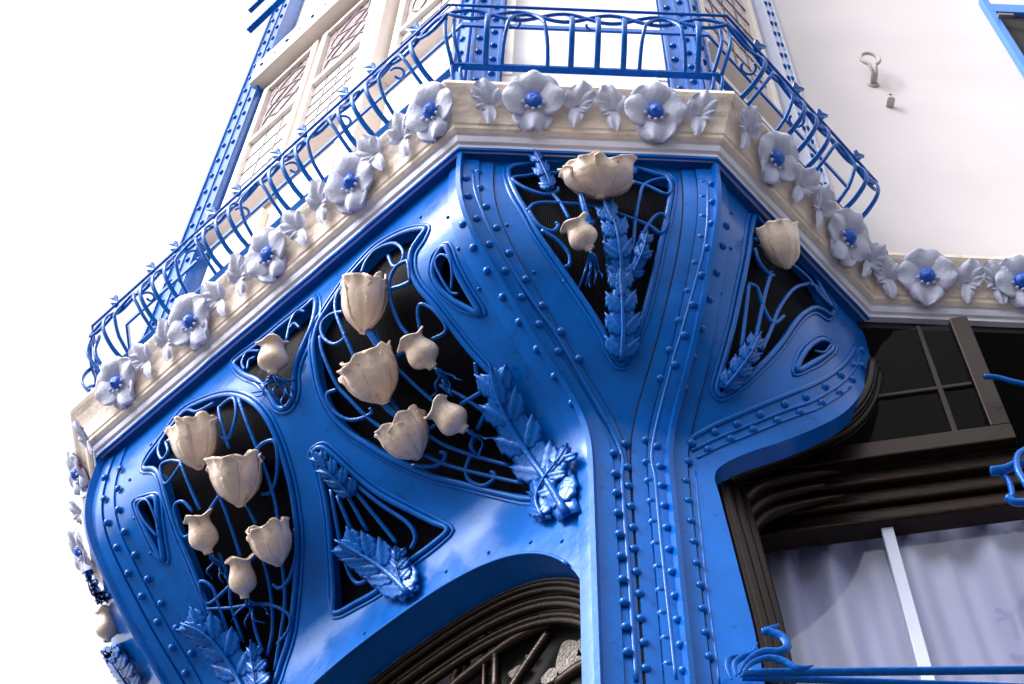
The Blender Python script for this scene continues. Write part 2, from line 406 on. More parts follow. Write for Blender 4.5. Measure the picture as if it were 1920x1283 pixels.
# flange bands following the right window curve
row1 = Z7([(858,820),(855,885),(820,945),(765,1000),(690,1045),(595,1085),(497,1120),(395,1160),(297,1200),(200,1245)])
row2 = Z7([(825,885),(770,925),(705,975),(620,1020),(530,1050),(425,1095),(325,1135),(230,1170),(130,1220)])
fl_in = Z7([(835,800),(800,860),(740,915),(650,965),(540,1010),(430,1055),(320,1100),(210,1150),(120,1205),(75,1270)])
fl_mid = Z7([(848,835),(838,880),(790,945),(720,995),(640,1040),(540,1075),(440,1115),(330,1160),(230,1200),(130,1250)])
fband('flange_bead', FR, fl_in, .004, .011); fband('flange_bead', FR, fl_mid, .004, .008)
fband('flange_bead', FR, [(x+10, y+14) for x, y in fl_mid[2:]], .003, .006)
# rivets
def dome(r, hgt, seg=10, rings=4):
    V = []; Fc = []
    for i in range(rings):
        a = i/rings*math.pi/2
        for k in range(seg): V.append((r*math.cos(a)*math.cos(2*math.pi*k/seg), r*math.cos(a)*math.sin(2*math.pi*k/seg), hgt*math.sin(a)))
    V.append((0, 0, hgt))
    for i in range(rings-1):
        for k in range(seg): l = (k+1) % seg; Fc.append((i*seg+k, i*seg+l, (i+1)*seg+l, (i+1)*seg+k))
    for k in range(seg): Fc.append(((rings-1)*seg+k, (rings-1)*seg+(k+1) % seg, rings*seg))
    me = bpy.data.meshes.new('rivet'); me.from_pydata(V, [], Fc); me.polygons.foreach_set('use_smooth', [True]*len(Fc)); me.materials.append(BLUE); return me
RIV = dome(.0185, .017); RIVS = dome(.009, .009, 8, 3)
def basis(P, n, up=(0, 0, 1)):
    n = nrm(n); x = nrm(np.cross(up, n)); y = np.cross(n, x)
    M = Matrix.Identity(4)
    for i in range(3): M[i][0], M[i][1], M[i][2], M[i][3] = x[i], y[i], n[i], P[i]
    return M
def rivets(face, pts, off=.0, me=RIV):
    for p in pts:
        P, n = face.frame(p[0], p[1], off); inst(me, 'rivet', base, basis(P, n))
def along(pts, step):
    q = spline(pts, 12); out = [q[0]]; d = 0
    for a, b in zip(q, q[1:]):
        d += np.linalg.norm(b-a)
        if d >= step: out.append(b); d = 0
    return out
rivets(FC, Z5([(140,290),(150,375),(190,480),(250,600),(325,725),(405,850),(490,980),(580,1110)])+Z6([(190,375),(195,458),(200,535),(205,615),(212,700),(218,788),(225,880),(230,972),(238,1070),(245,1170)]), .018)
rivets(FC, Z5([(195,250),(205,325),(235,415),(285,515),(345,635),(425,760),(505,885),(595,1010),(680,1140)])+Z6([(238,330),(245,425),(250,500),(260,582),(268,667),(272,752),(282,843),(295,930),(300,1030),(312,1125),(320,1228)]), .008)
rivets(FC, Z6([(320,315),(320,405),(330,480),(340,562),(347,645),(357,732),(367,825),(377,918),(385,1010),(397,1110),(407,1213)])+Z5([(1275,300),(1275,370),(1275,462),(1265,560),(1235,685),(1200,820),(1158,960),(1115,1100),(1072,1235)]), .008)
rivets(FC, Z6([(362,347),(373,430),(380,507),(390,587),(400,675),(410,762),(420,852),(432,948),(442,1043),(455,1143),(466,1245)])+Z5([(1318,315),(1322,400),(1320,500),(1300,615),(1268,748),(1225,890),(1185,1035),(1140,1175)]), .018)
rivets(FC, Z5([(235,325),(335,495),(465,720),(610,765),(1228,360),(1220,510),(1167,740),(1098,968)]), .0, RIVS)
rivets(FL, Z3([(850,60),(900,170),(965,280),(1040,405),(1120,525),(1205,655),(1290,785),(1375,915)]), .010)
rivets(FL, Z3([(770,20),(820,172),(853,140),(920,365),(955,330),(1085,525),(1178,750),(1215,725),(1310,950),(1420,1155),(640,20)]), .0, RIVS)
rivets(FL, Z2([(180,440),(178,525),(190,620),(228,720),(275,825),(330,920),(395,1025),(455,1130),(510,1235)]), .016)
rivets(FL, Z2([(240,400),(230,480),(230,565),(255,655),(298,750),(350,850),(405,950),(468,1050),(530,1155)]), .008)
rivets(FL, Z2([(272,440),(292,598),(358,742),(355,222),(360,295)]), 0, RIVS)
rivets(FL, Z4([(180,1225),(367,1040),(757,745),(960,655),(1160,605),(1310,600),(560,885)]), 0, RIVS)
rivets(FR, Z7([(270,290),(255,375),(230,490),(200,605),(165,730),(130,850),(95,985)]), .010)
rivets(FR, Z7([(300,230),(298,380),(255,572),(190,785),(130,990),(90,1155)]), 0, RIVS)
rivets(FR, Z6([(500,325),(490,400),(480,480),(490,558),(500,640),(512,722),(522,808),(537,895),(545,990),(557,1085),(572,1180)]), .006)
rivets(FR, row1); rivets(FR, row2)
# raised beads between the rivet rows
fband('rib_bead', FC, Z5([(170,250),(180,340),(215,440),(265,555),(335,680),(415,805),(500,930),(590,1060),(680,1190)])[:-1]+Z6([(205,330),(222,480),(233,640),(250,850),(263,1050),(280,1283)]), .016, .008, 5, .8)
fband('rib_bead', FC, Z5([(1297,310),(1300,400),(1297,500),(1282,610),(1250,740),(1212,880),(1170,1030),(1128,1170)])+Z6([(345,345),(356,480),(370,640),(391,850),(413,1050),(437,1283)]), .016, .008, 5, .8)
# seams
fband('seam_bead', FR, Z6([(440,260),(450,380),(460,500),(475,640),(495,820),(515,980),(540,1150),(560,1283)]), .003, .006)
fband('seam_bead', FR, Z6([(520,430),(530,560),(545,700),(560,850),(580,1000),(600,1150),(615,1283)]), .0, .004)
# ------------------------------------------------------------------ grilles
def grow(pts, d):
    q = [np.array(p, float) for p in pts]; n = len(q); A = sum(q[i][0]*q[(i+1) % n][1]-q[(i+1) % n][0]*q[i][1] for i in range(n)); out = []
    for i in range(n):
        t = nrm(q[(i+1) % n]-q[i-1]); nn = np.array([t[1], -t[0]])*(1 if A > 0 else -1); out.append(q[i]+nn*d)
    return out
def opening(key, parent, depth=.05):
    face, pts = OUT[key]; uv = HOLES[key]
    A = [face.P(u, z) for u, z in uv]; B = [face.P(u, z, -depth) for u, z in uv]
    ribbon('reveal', A+[A[0]], B+[B[0]], BLUE, parent)
    # dark wire mesh behind the opening
    V = [Vector(p) for p in uv]; n = len(uv); E = [(i, (i+1) % n) for i in range(n)]
    us = [p[0] for p in uv]; zs = [p[1] for p in uv]
    for u in np.linspace(min(us), max(us), 14):
        for z in np.linspace(min(zs), max(zs), 18):
            if inpoly((u, z), uv): V.append(Vector((u, z)))
    r = delaunay_2d_cdt(V, E, [], 0, 1e-6); ov = r[0]
    fs = [f for f in r[2] if inpoly((sum(ov[i].x for i in f)/len(f), sum(ov[i].y for i in f)/len(f)), uv)]
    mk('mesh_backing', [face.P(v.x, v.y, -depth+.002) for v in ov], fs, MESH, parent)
    fband('border_moulding', face, pts, .006, .013, 3, .9, BLUE, parent, True)
    fband('border_moulding', face, grow(pts, 9), .002, .008, 3, .7, BLUE, parent, True)
def stem(face, parent, pts, r=.0085, off=.015, n=6):
    q = spline(pts, n); P = [face.px(p[0], p[1], off) for p in q]
    return tube('stem', P, r, BLUEI, parent, seg=7)
def leaf(face, parent, path, hw, off=.03, lobes=4, name='acanthus_leaf', mt=BLUEI, curl=.5):
    """lobed leaf: pairs of creased leaflets growing out of an arched midrib, one mesh"""
    mid = spline(path, 14); n = len(mid)-1; V = []; Fc = []
    at = lambda u: mid[min(n, max(0, int(round(u*n))))]
    tan = lambda u: nrm(at(min(1, u+.06))-at(max(0, u-.06)))
    hgt = lambda u: off+.005+.022*math.sin(math.pi*min(1, u*.8))+curl*.03*u*u
    def leaflet(p, d, L, W, h0, lift):
        b = len(V); nu, nv = 9, 8; nn = np.array([-d[1], d[0]])
        for i in range(nu+1):
            u = i/nu; wd = W*1.75*(u+.06)**.55*max(0, 1-u)**.62*(1+.16*math.sin(u*21))
            for j in range(nv+1):
                v = 2*j/nv-1; q = p+d*L*u*(1-.12*v*v)+nn*v*wd
                P, N = face.frame(q[0], q[1], 0)
                V.append(P+N*(h0-lift*u*u*.7+.007*(1-abs(v))-.006*abs(v)**2+.003*math.cos(v*8)))
        w1 = nv+1
        for i in range(nu):
            for j in range(nv): Fc.append((b+i*w1+j, b+i*w1+j+1, b+(i+1)*w1+j+1, b+(i+1)*w1+j))
    rot = lambda d, a: np.array([d[0]*math.cos(a)-d[1]*math.sin(a), d[0]*math.sin(a)+d[1]*math.cos(a)])
    for k in range(lobes):
        u = .08+.70*k/max(1, lobes-1) if lobes > 1 else .3
        env = (.72+.5*math.sin(math.pi*(.15+.7*u)))*(1-.30*u)
        for sg in (-1, 1):
            d = rot(tan(u), sg*(.80-.30*u)); leaflet(at(u), d, hw*env*1.22, hw*env*.50, hgt(u)-.002*k, .020)
    b = len(V)
    for i in range(17):                                   # central blade
        u = i/16; p = at(u); t = tan(u); nn = np.array([-t[1], t[0]]); wd = hw*.60*(math.sin(math.pi*min(1, .2+u*.78))**.7)
        for j in range(7):
            v = 2*j/6-1; q = p+nn*v*wd; P, N = face.frame(q[0], q[1], 0); V.append(P+N*(hgt(u)-.004-.012*v*v))
    for i in range(16):
        for j in range(6): Fc.append((b+i*7+j, b+i*7+j+1, b+(i+1)*7+j+1, b+(i+1)*7+j))
    Lt = np.linalg.norm(at(1)-at(.72)); leaflet(at(.70), nrm(at(1)-at(.70)), Lt*1.2, hw*.34, hgt(.75), .0)
    o = mk(name, V, Fc, mt, parent, True, .005)
    q = [at(i/16) for i in range(17)]
    tube('midrib', [face.px(p[0], p[1], hgt(i/16)+.004) for i, p in enumerate(q)], [max(.003, hw*.00030*(1-.75*i/16)) for i in range(17)], mt, o, seg=7)
    return o
OPEN = [(0, .15), (.05, .24), (.14, .50), (.28, .80), (.45, .96), (.62, 1.04), (.78, 1.03), (.90, 1.03), (1, 1.08)]
PODP = [(0, .24), (.10, .26), (.15, .40), (.22, .72), (.32, .92), (.44, .95), (.58, .86), (.72, .72), (.84, .66), (.90, .70), (.96, .86), (1, 1.02)]
def poppy(face, parent, neck, rim, Rpx, kind='open', tilt=.25, off=.055):
    A, N = face.frame(neck[0], neck[1], off); B, N2 = face.frame(rim[0], rim[1], off)
    dpt = np.dot(A-CAM, FW); rr_ = ray(*rim); B = CAM+rr_*dpt/F          # rim at the depth of the neck
    S_ = nrm(face.frame(rim[0], rim[1], off)[0]-A); L = np.linalg.norm(B-A); view = nrm(A-CAM)
    ax = nrm(nrm(B-A)+S_*.35+view*(.25*np.dot(S_, view)))
    L = L/max(.6, math.sqrt(max(.05, 1-np.dot(ax, view)**2)))
    # radius from the pixel size at that depth
    R = Rpx*np.dot(A-CAM, FW)/F
    Lpx = np.linalg.norm(np.array(rim)-np.array(neck)); L = L*.93
    x = nrm(np.cross(ax, N)); y = np.cross(x, ax)
    prof = OPEN if kind == 'open' else PODP
    pr = interp(prof); seed = random.random()*50
    root = None; nu = 22
    if kind == 'open':
        pet = []
        for k in range(4):
            c = k*math.pi/2+seed; V = []; nv = 18; span = 1.15
            for i in range(nu+1):
                u = i/nu
                for j in range(nv+1):
                    v = 2*j/nv-1; th = c+v*span
                    e = 1-.22*abs(v)**4*u
                    rim_w = 1+.13*noise.noise(Vector((th*2.1+seed, k*3.1, 1)))+.045*math.sin(th*7+seed)
                    uu = u*e*rim_w
                    r = R*pr(min(1, u))*(1+(.055 if k % 2 else -.01)*u+.05*u*abs(v)**2) * (1+.020*math.sin(th*17)*math.sin(math.pi*min(1, u*1.1)))
                    r *= 1+.13*u**3*math.sin(th*5+seed*2)+.10*u**6*math.sin(th*11+seed)
                    V.append(A+ax*L*uu+r*(math.cos(th)*x+math.sin(th)*y*.85))
            w1 = nv+1
            Fc = [(i*w1+j, i*w1+j+1, (i+1)*w1+j+1, (i+1)*w1+j) for i in range(nu) for j in range(nv)]
            pet.append((V, Fc))
        # the flower: receptacle knob + petals
        V = []; Fc = []
        kn = [(0, -.10), (.13, -.08), (.19, -.02), (.17, .05), (.10, .09)]
        for r_, h_ in kn:
            for q in range(12): V.append(A+ax*h_*R+R*r_*(math.cos(q*math.pi/6)*x+math.sin(q*math.pi/6)*y))
        for i in range(4):
            for q in range(12): Fc.append((i*12+q, i*12+(q+1) % 12, (i+1)*12+(q+1) % 12, (i+1)*12+q))
        root = mk('poppy_flower', V, Fc, POP, parent)
        for V, Fc in pet: mk('petal', V, Fc, POP, root, True, .006)
    else:
        V = []; seg = 28
        for i in range(nu+1):
            u = i/nu
            for q in range(seg):
                th = 2*math.pi*q/seg
                wob = 1+.03*math.sin(5*th+seed)*math.sin(math.pi*u)+(.12*math.sin(4*th+seed)*max(0, (u-.85)/.15))
                r = R*pr(u)*wob; V.append(A+ax*L*(u+.06*max(0, (u-.85)/.15)*math.sin(3*th+seed))+r*(math.cos(th)*x+math.sin(th)*y))
        Fc = [(i*seg+q, i*seg+(q+1) % seg, (i+1)*seg+(q+1) % seg, (i+1)*seg+q) for i in range(nu) for q in range(seg)]
        root = mk('poppy_pod', V, Fc, POP, parent, True, .006)
    return root
def roots(face, parent, at, d, n=5, L=55):
    for k in range(n):
        a = math.atan2(d[1], d[0])+(k-(n-1)/2)*.28; p = np.array(at, float); pts = [p]
        for s in range(3):
            a += random.uniform(-.45, .45); p = p+np.array([math.cos(a), math.sin(a)])*L*random.uniform(.24, .38); pts.append(p)
        q = spline(pts, 4)
        tube('root_tendril', [face.px(v[0], v[1], .03+.02*math.sin(i*.7+k)) for i, v in enumerate(q)], [.007*(1-.6*i/len(q)) for i in range(len(q))], BLUEI, parent, seg=6)
def grille(key, label, loc_px):
    f = OUT[key][0]; g = thing('ornamental_grille', label, 'grille', f.px(*loc_px), 'openwork panels of the oriel base'); opening(key, g); return g
g1 = grille('P1', 'largest oval blue grille with three cream poppies and two pods, beside the column', (900, 910))
for pts in [
 [(430,570),(470,650),(520,730),(600,810),(690,890),(780,960)], [(365,300),(290,360),(250,400),(240,470),(270,560),(320,670),(345,720)],
 [(165,600),(180,680),(245,825),(310,900),(390,980),(470,1040)], [(280,480),(220,495),(175,540),(180,600),(230,635),(280,610),(285,580)],
 [(365,300),(390,240),(440,185),(520,155),(565,190),(560,240),(520,265),(495,215)], [(600,335),(560,355),(510,370)],
 [(600,335),(590,250),(575,240),(530,270),(500,340),(510,440),(550,540),(590,590)], [(645,560),(635,480),(650,440),(700,460),(740,500),(768,545),(760,580),(700,610)],
 [(580,660),(520,700)], [(245,850),(200,870),(210,920),(250,970),(310,995),(370,985),(415,960),(405,940)],
 [(1010,810),(940,860),(840,920)], [(910,720),(920,780),(960,850),(1010,900)], [(1020,820),(960,960),(920,1040)],
 [(740,830),(860,890),(1000,990),(1040,1010)], [(720,1020),(660,1050)], [(495,880),(540,950),(570,975)]]:
    stem(FL, g1, Z3(pts), .0085 if len(pts) != 3 else .010)
for pts in [[(660,80),(760,140),(900,190),(1070,240)], [(650,180),(760,230),(900,270),(1140,330)],
 [(880,190),(860,260),(880,310),(940,335),(990,310),(1000,280),(980,268)], [(600,235),(700,240),(750,215),(760,180),(735,172)]]:
    stem(FL, g1, Z4(pts))
poppy(FL, g1, (697,628), (686,515), 39); poppy(FL, g1, (736,755), (682,660), 49); poppy(FL, g1, (797,856), (741,782), 42)
poppy(FL, g1, (826,690), (766,630), 30, 'pod'); poppy(FL, g1, (886,805), (812,757), 30, 'pod')
stem(FL, g1, Z3([(405,565),(440,600),(470,650)]), .016, .05); stem(FL, g1, Z3([(480,900),(520,945),(560,975)]), .016, .05)
roots(FL, g1, (828,692), (.35, .9), 5, 60); roots(FL, g1, (886,806), (.45, .85), 5, 62)
leaf(FL, g1, [(1075,975),(1042,915),(1005,855),(968,790),(945,735),(935,690)], 56, lobes=5)
leaf(FL, g1, [(1030,982),(1022,950),(1040,915),(1068,880),(1085,850)], 30, lobes=4)
g2 = grille('P2', 'blue oval grille with three cream poppies and two pods, beside the corner bracket', (480, 1270))
for pts in [
 [(490,370),(530,470),(570,560)], [(600,380),(640,480),(680,580),(720,700),(735,750)], [(650,505),(605,570)], [(730,110),(770,220),(810,320),(850,430),(880,530),(890,600)],
 [(655,270),(690,270),(720,180),(710,110),(660,140),(650,160),(670,250),(690,310)], [(630,130),(560,165),(510,165),(430,260),(400,320),(415,360),(440,330),(430,290)],
 [(795,325),(830,290),(875,280),(890,340),(885,430),(860,490),(825,500)], [(500,370),(430,460),(410,390),(450,365),(500,370)], [(760,540),(800,620)],
 [(540,570),(500,530),(465,550),(480,620),(505,675),(545,650)], [(650,740),(690,860),(700,960),(750,1110)], [(830,760),(860,900),(870,1050),(850,1170)],
 [(910,790),(920,930),(905,1070),(880,1230)], [(960,640),(965,740),(940,840),(900,885),(870,870)], [(600,970),(700,965),(800,950),(880,960),(940,1000),(935,1060),(890,1120)],
 [(700,870),(600,950),(570,860),(620,880),(650,960),(690,1080)], [(770,780),(820,735)], [(780,960),(800,1060),(830,1150)]]:
    stem(FL, g2, Z2(pts))
poppy(FL, g2, (390,880), (362,782), 41); poppy(FL, g2, (466,947), (443,846), 46); poppy(FL, g2, (538,1056), (500,976), 36)
poppy(FL, g2, (407,1037), (372,960), 27, 'pod'); poppy(FL, g2, (474,1118), (452,1040), 25, 'pod')
roots(FL, g2, (408,1038), (.1, 1), 4, 55); roots(FL, g2, (475,1120), (.2, 1), 4, 60)
leaf(FL, g2, [(480,1330),(460,1270),(430,1215),(395,1180),(362,1166)], 46, lobes=5); leaf(FL, g2, [(495,1330),(497,1270),(490,1205)], 26, lobes=4)
g3 = grille('P3', 'small blue corner grille holding a single cream pod, under the cornice', (530, 760))
for pts in [[(1430,625),(1390,620),(1350,680),(1325,790)], [(1400,715),(1370,690),(1345,720)], [(1175,845),(1110,850),(1075,910),(1090,950)], [(1150,880),(1115,900),(1105,950)], [(1250,740),(1250,790)], [(1290,1010),(1370,1000)]]:
    stem(FL, g3, Z1(pts), .007)
poppy(FL, g3, (529,708), (513,636), 28, 'pod'); roots(FL, g3, (529,708), (.02, 1), 7, 62)
g4 = grille('P4', 'three-sided blue grille with straight stems between two leaves, above the arch', (720, 1100))
for pts in [[(215,350),(260,600),(300,740),(340,800),(390,790)], [(245,380),(330,585)], [(290,370),(390,550)], [(330,360),(460,520),(530,610)], [(300,300),(450,420),(580,510),(620,580),(600,640)]]:
    stem(FL, g4, Z4(pts), .0095)
leaf(FL, g4, [(668,930),(650,905),(628,880),(604,848)], 27, lobes=4, off=.03); leaf(FL, g4, [(778,1122),(752,1090),(722,1060),(688,1035),(650,1012)], 50, lobes=5); leaf(FL, g4, [(772,1125),(765,1080),(762,1030)], 24, lobes=4)
g5 = grille('T1', 'blue teardrop opening with one wire loop, between large oval grille and column rib', (900, 588))
stem(FL, g5, Z3([(830,390),(790,380),(740,300),(720,240),(750,205),(790,230),(800,300),(795,370)]), .006)
g6 = grille('T2', 'narrow blue teardrop opening with wire loop on the corner bracket', (306, 1050))
stem(FL, g6, Z2([(395,675),(340,610),(315,550),(350,525),(380,580),(400,640)]), .006)
g7 = grille('P5', 'tall V-shaped blue grille with wide open poppy and leaf, on the front panel', (1165, 680))
for pts in [[(635,480),(590,400),(540,345)], [(580,330),(570,350),(510,360),(420,330),(360,285),(430,272),(540,258),(640,260)], [(430,440),(470,405),(560,400),(700,410),(800,430),(920,470),(1020,510),(1075,545),(1105,490),(1085,455),(1040,470),(985,550),(950,640)],
 [(830,750),(810,600),(785,420)], [(950,480),(970,380),(1000,310),(1100,285),(1125,330),(1100,360),(1020,325),(940,300)], [(950,480),(940,600),(925,730)], [(440,440),(490,510),(550,535),(580,510),(570,495)],
 [(500,530),(580,580),(630,640),(635,690),(615,705)], [(930,210),(955,245),(940,262)]]:
    stem(FC, g7, Z5(pts), .009)
poppy(FC, g7, (1124,388), (1122,308), 58, 'open', .35); poppy(FC, g7, (1104,482), (1070,414), 27, 'pod'); roots(FC, g7, (1105,484), (.3, 1), 5, 60)
leaf(FC, g7, [(1165,682),(1166,630),(1163,575),(1160,515)], 40, lobes=4); leaf(FC, g7, [(1165,540),(1160,490),(1150,440),(1130,400)], 34, lobes=4)
leaf(FC, g7, [(1180,530),(1200,490),(1210,455)], 22, lobes=3); leaf(FC, g7, [(1034,366),(1018,340),(1002,310)], 20, lobes=3)
leaf(FC, g7, [(1110,440),(1092,395),(1082,350)], 12, lobes=2)
g8 = grille('P6', 'blue grille with one cream poppy and looping stems, beside the white wall', (1350, 735))
for pts in [[(400,250),(430,285),(470,292)], [(390,350),(430,360)], [(390,390),(410,450),(450,500),(470,505)], [(460,490),(435,580),(410,700),(390,800)], [(365,545),(350,680),(335,820)], [(365,540),(400,560),(430,650),(470,710),(515,680)],
 [(620,540),(560,560),(510,620),(480,680),(460,740),(420,830)], [(540,450),(620,520),(670,590),(720,640)], [(620,540),(660,560),(700,620),(735,650)]]:
    stem(FR, g8, Z7(pts), .0095)
poppy(FR, g8, (1458,514), (1450,424), 37, 'open', .3); leaf(FR, g8, [(1352,735),(1374,706),(1393,675),(1408,640)], 28, lobes=4)
g9 = grille('T3', 'small blue eye-shaped opening with short hook, above the riveted window flange', (1520, 684))
stem(FR, g9, Z7([(650,830),(690,835),(720,800)]), .006)
# far side of the corner bracket
g10 = thing('wall_ornament', 'cream pod and curling blue leaf on the far side of the corner bracket', 'ornament', FB.px(215, 1250))
poppy(FB, g10, (222,1195), (203,1140), 20, 'pod'); leaf(FB, g10, [(262,1290),(245,1250),(225,1215)], 26, lobes=4); leaf(FB, g10, [(205,1130),(190,1100),(178,1070)], 18, lobes=3)
# ------------------------------------------------------------------ cornice
corn = thing('cornice', 'cream and lilac plaster cornice set with flowers under the blue railing', 'cornice', (.3, 2.95, 7.8))
def sweep(name, prof, mt, parent, i0=0, i1=len(PATH)-1, smooth=False):
    pol = [offs(o) for o, z in prof]; V = []; k = len(prof)
    sub = []
    for i in range(i0, i1+1):
        sub.append([np.array([*pol[j][i], TOP+prof[j][1]]) for j in range(k)])
    rows = []
    for a, b in zip(sub, sub[1:]):
        n = max(1, int(np.linalg.norm(b[0]-a[0])/.08))
        for q in range(n): rows.append([a[j]*(1-q/n)+b[j]*q/n for j in range(k)])
    rows.append(sub[-1])
    for r in rows:
        for p in r: V.append(p+.0018*np.array([noise.noise(Vector(p*9)), noise.noise(Vector(p*9+3)), noise.noise(Vector(p*9+7))]))
    Fc = [(i*k+j, (i+1)*k+j, (i+1)*k+j+1, i*k+j+1) for i in range(len(rows)-1) for j in range(k-1)]
    return mk(name, V, Fc, mt, parent, smooth)
struct_soff = sweep('soffit_board', [(-.13, .004), (-.012, .004), (-.012, -.02), (0, -.02), (0, .0)], BLUE, base, 0, 4)
sweep('lower_moulding', [(-.03, .002), (0, 0), (.004, .016), (.018, .02), (.026, .034), (.030, .05), (.042, .056)], MOULD, corn)
sweep('cove_band', [(.040, .054), (.058, .066), (.064, .082), (.072, .088), (.085, .12), (.11, .165), (.145, .21), (.172, .235), (.185, .25), (.185, .275), (.15, .285), (-.06, .29)], CREAM, corn)
# flowers and leaves in relief
SEG = {'L': (LL, CL), 'C': (CL, CR), 'R': (CR, RW), 'W': (RW, RE), 'B': (LB, LL)}
def cornice_frame(seg, x, y, lift=0):
    a, b = SEG[seg]; d = nrm(b-a); n = np.array([d[1], -d[0]])
    t3 = np.array([d[0], d[1], 0]); up = nrm(np.array([n[0]*.115, n[1]*.115, .165])); nn = np.cross(t3, up)
    P0 = np.array([*(a+n*.112), TOP+.165])
    if np.dot(nn, P0-CAM) > 0: nn = -nn
    P = onplane(x, y, P0, nn); return P+nn*lift, t3, up, nn
def petal_geo(ang, r0, L, W, cup, ruff, seed):
    """petal in flower plane, pointing along ang"""
    nu, nv = 10, 12; V = []
    for i in range(nu+1):
        u = i/nu
        for j in range(nv+1):
            v = 2*j/nv-1
            wd = W*math.sin(math.pi*min(1, .16+u*.66))**.8
            rr = r0+L*u*(1-.16*v*v)
            xx = v*wd; zz_ = cup*math.sin(u*math.pi*.75)*(1-.35*v*v)+ruff*u*math.sin(v*5+seed)+.01*u
            V.append((math.cos(ang)*rr-math.sin(ang)*xx, math.sin(ang)*rr+math.cos(ang)*xx, zz_))
    w1 = nv+1
    return V, [(i*w1+j, (i+1)*w1+j, (i+1)*w1+j+1, i*w1+j+1) for i in range(nu) for j in range(nv)]
def cflower(seg, x, y, sz=.135, rot=0):
    P, t, up, n = cornice_frame(seg, x, y, .012); seed = random.random()*9
    tw = lambda V: [P+v[0]*t+v[1]*up+v[2]*n for v in V]
    me = []
    r = random.uniform(-.2, .2)+rot; sz *= random.uniform(.92, 1.07)
    D = [(math.pi/2+r, .085, .088, .030, .004), (math.pi*.98+r, .085, .072, .032, .004), (.02*math.pi+r, .085, .072, .032, .004), (-math.pi/2+r, .095, .070, .022, .020), ]
    V0, F0 = [], []
    k = dome(.030, .022, 12, 4)
    V0 = [(v.co.x*1.6, v.co.y*1.6, v.co.z*.7) for v in k.vertices]; F0 = [tuple(p.vertices) for p in k.polygons]
    root = mk('flower', tw(V0), F0, PETAL, corn)
    for a, L, W, cu, ru in D:
        a += random.uniform(-.14, .14); cu *= random.uniform(.7, 1.3); ru += random.uniform(0, .006); V, Fc = petal_geo(a, .012, L*sz/.135*1.5, W*sz/.135*1.22, cu, ru, seed); mk('petal', tw(V), Fc, PETAL, root, True, .012)
    c = dome(.036, .04, 12, 5); V = [(v.co.x*(1+.3*noise.noise(v.co*45+Vector((seed, 0, 0)))), v.co.y*(1+.3*noise.noise(v.co*45+Vector((0, seed, 0)))), v.co.z*(.8+.3*noise.noise(v.co*60+Vector((seed, 1, 0))))+.018) for v in c.vertices]
    mk('flower_centre', tw(V), [tuple(p.vertices) for p in c.polygons], CENT, root)
    for q in range(5):
        an = -math.pi/2+(q-2)*.62; d = dome(.009, .012, 8, 3)
        mk('stamen', tw([(v.co.x+.047*math.cos(an), v.co.y+.047*math.sin(an), v.co.z+.026) for v in d.vertices]), [tuple(p.vertices) for p in d.polygons], PETAL, root)
def cleaf(seg, x, y, flip=1, sc=1.35):
    P, t, up, n = cornice_frame(seg, x, y, .008)
    seed = random.random()*9; parts = [(.085, 1.57, .036, .022), (.066, .85, .030, .016), (.066, 2.29, .028, .012), (.050, .25, .022, .008), (.085, -1.45, .020, .012), (.05, -.5, .012, .006)]
    V, Fc = [], []; tl = .22*flip
    for L, a, W, c in parts:
        v, f = petal_geo(a, 0, L*sc*1.0, W*sc*1.2, .016, .007, seed); b = len(V)
        V += [(q[0]*flip*math.cos(tl)-q[1]*math.sin(tl)*-1, q[1]*math.cos(tl)+.004, q[2]+c*.6) for q in v]; Fc += [tuple(i+b for i in q) for q in f]
    mk('leaf', [P+q[0]*t+q[1]*up+q[2]*n for q in V], Fc, PETAL, corn, True)
for s, pts in {'L': [(815,212),(665,345),(510,480),(365,605),(228,720)], 'C': [(1000,195),(1228,215)], 'R': [(1448,300),(1583,447)], 'W': [(1735,522),(1912,532)], 'B': [(155,885),(160,1030)]}.items():
    for p in pts: cflower(s, *p)
for s, pts in {'L': [(760,262,1),(708,292,-1),(606,385,1),(565,432,-1),(455,522,1),(415,565,-1),(318,643,1),(278,680,-1)],
               'C': [(915,200,-1),(1082,205,1),(1148,212,-1),(1310,222,1)], 'R': [(1395,248,-1),(1497,352,1),(1533,395,-1),(1625,492,1)],
               'W': [(1662,525,-1),(1812,535,1),(1868,537,-1)], 'B': [(170,820,1),(158,960,-1)]}.items():
    for x, y, fl in pts: cleaf(s, x, y, fl)
# ------------------------------------------------------------------ balcony railing
rail = thing('balcony_railing', 'blue wrought iron flower railing with arched bars above the cornice', 'railing', (.3, 2.93, 8.43))
RP = [LL+np.array([0, .45]), LL, CL, CR, RW-np.array([.0, .0])]
def rpt(o, k, d, z):
    """point at offset o on railing segment k, distance d along it"""
    a, b = RP[k], RP[k+1]; t = nrm(b-a); n = np.array([t[1], -t[0]]); q = a+t*d+n*o; return np.array([q[0], q[1], z])
def roff(o):
    out = []
    for i, p in enumerate(RP):
        ns = []
        for a, b in ((i-1, i), (i, i+1)):
            if a >= 0 and b < len(RP): d = nrm(RP[b]-RP[a]); ns.append(np.array([d[1], -d[0]]))
        out.append(p+o*(ns[0]+ns[-1])/(1+np.dot(ns[0], ns[-1])))
    return out
ZB, ZT = 8.43, 8.72
def flatbar(name, o, z, hw, th):
    a, b = roff(o-th), roff(o+th); V = []; Fc = []
    for p, q in zip(a, b): V += [(*p, z-hw), (*q, z-hw), (*q, z+hw), (*p, z+hw)]
    for i in range(len(a)-1):
        for j in range(4): Fc.append((4*i+j, 4*i+(j+1) % 4, 4*i+4+(j+1) % 4, 4*i+4+j))
    Fc += [(3, 2, 1, 0), tuple(len(V)-4+j for j in range(4))]
    mk(name, V, Fc, BLUEI, rail, False)
flatbar('bottom_rail', .10, ZB, .008, .016)
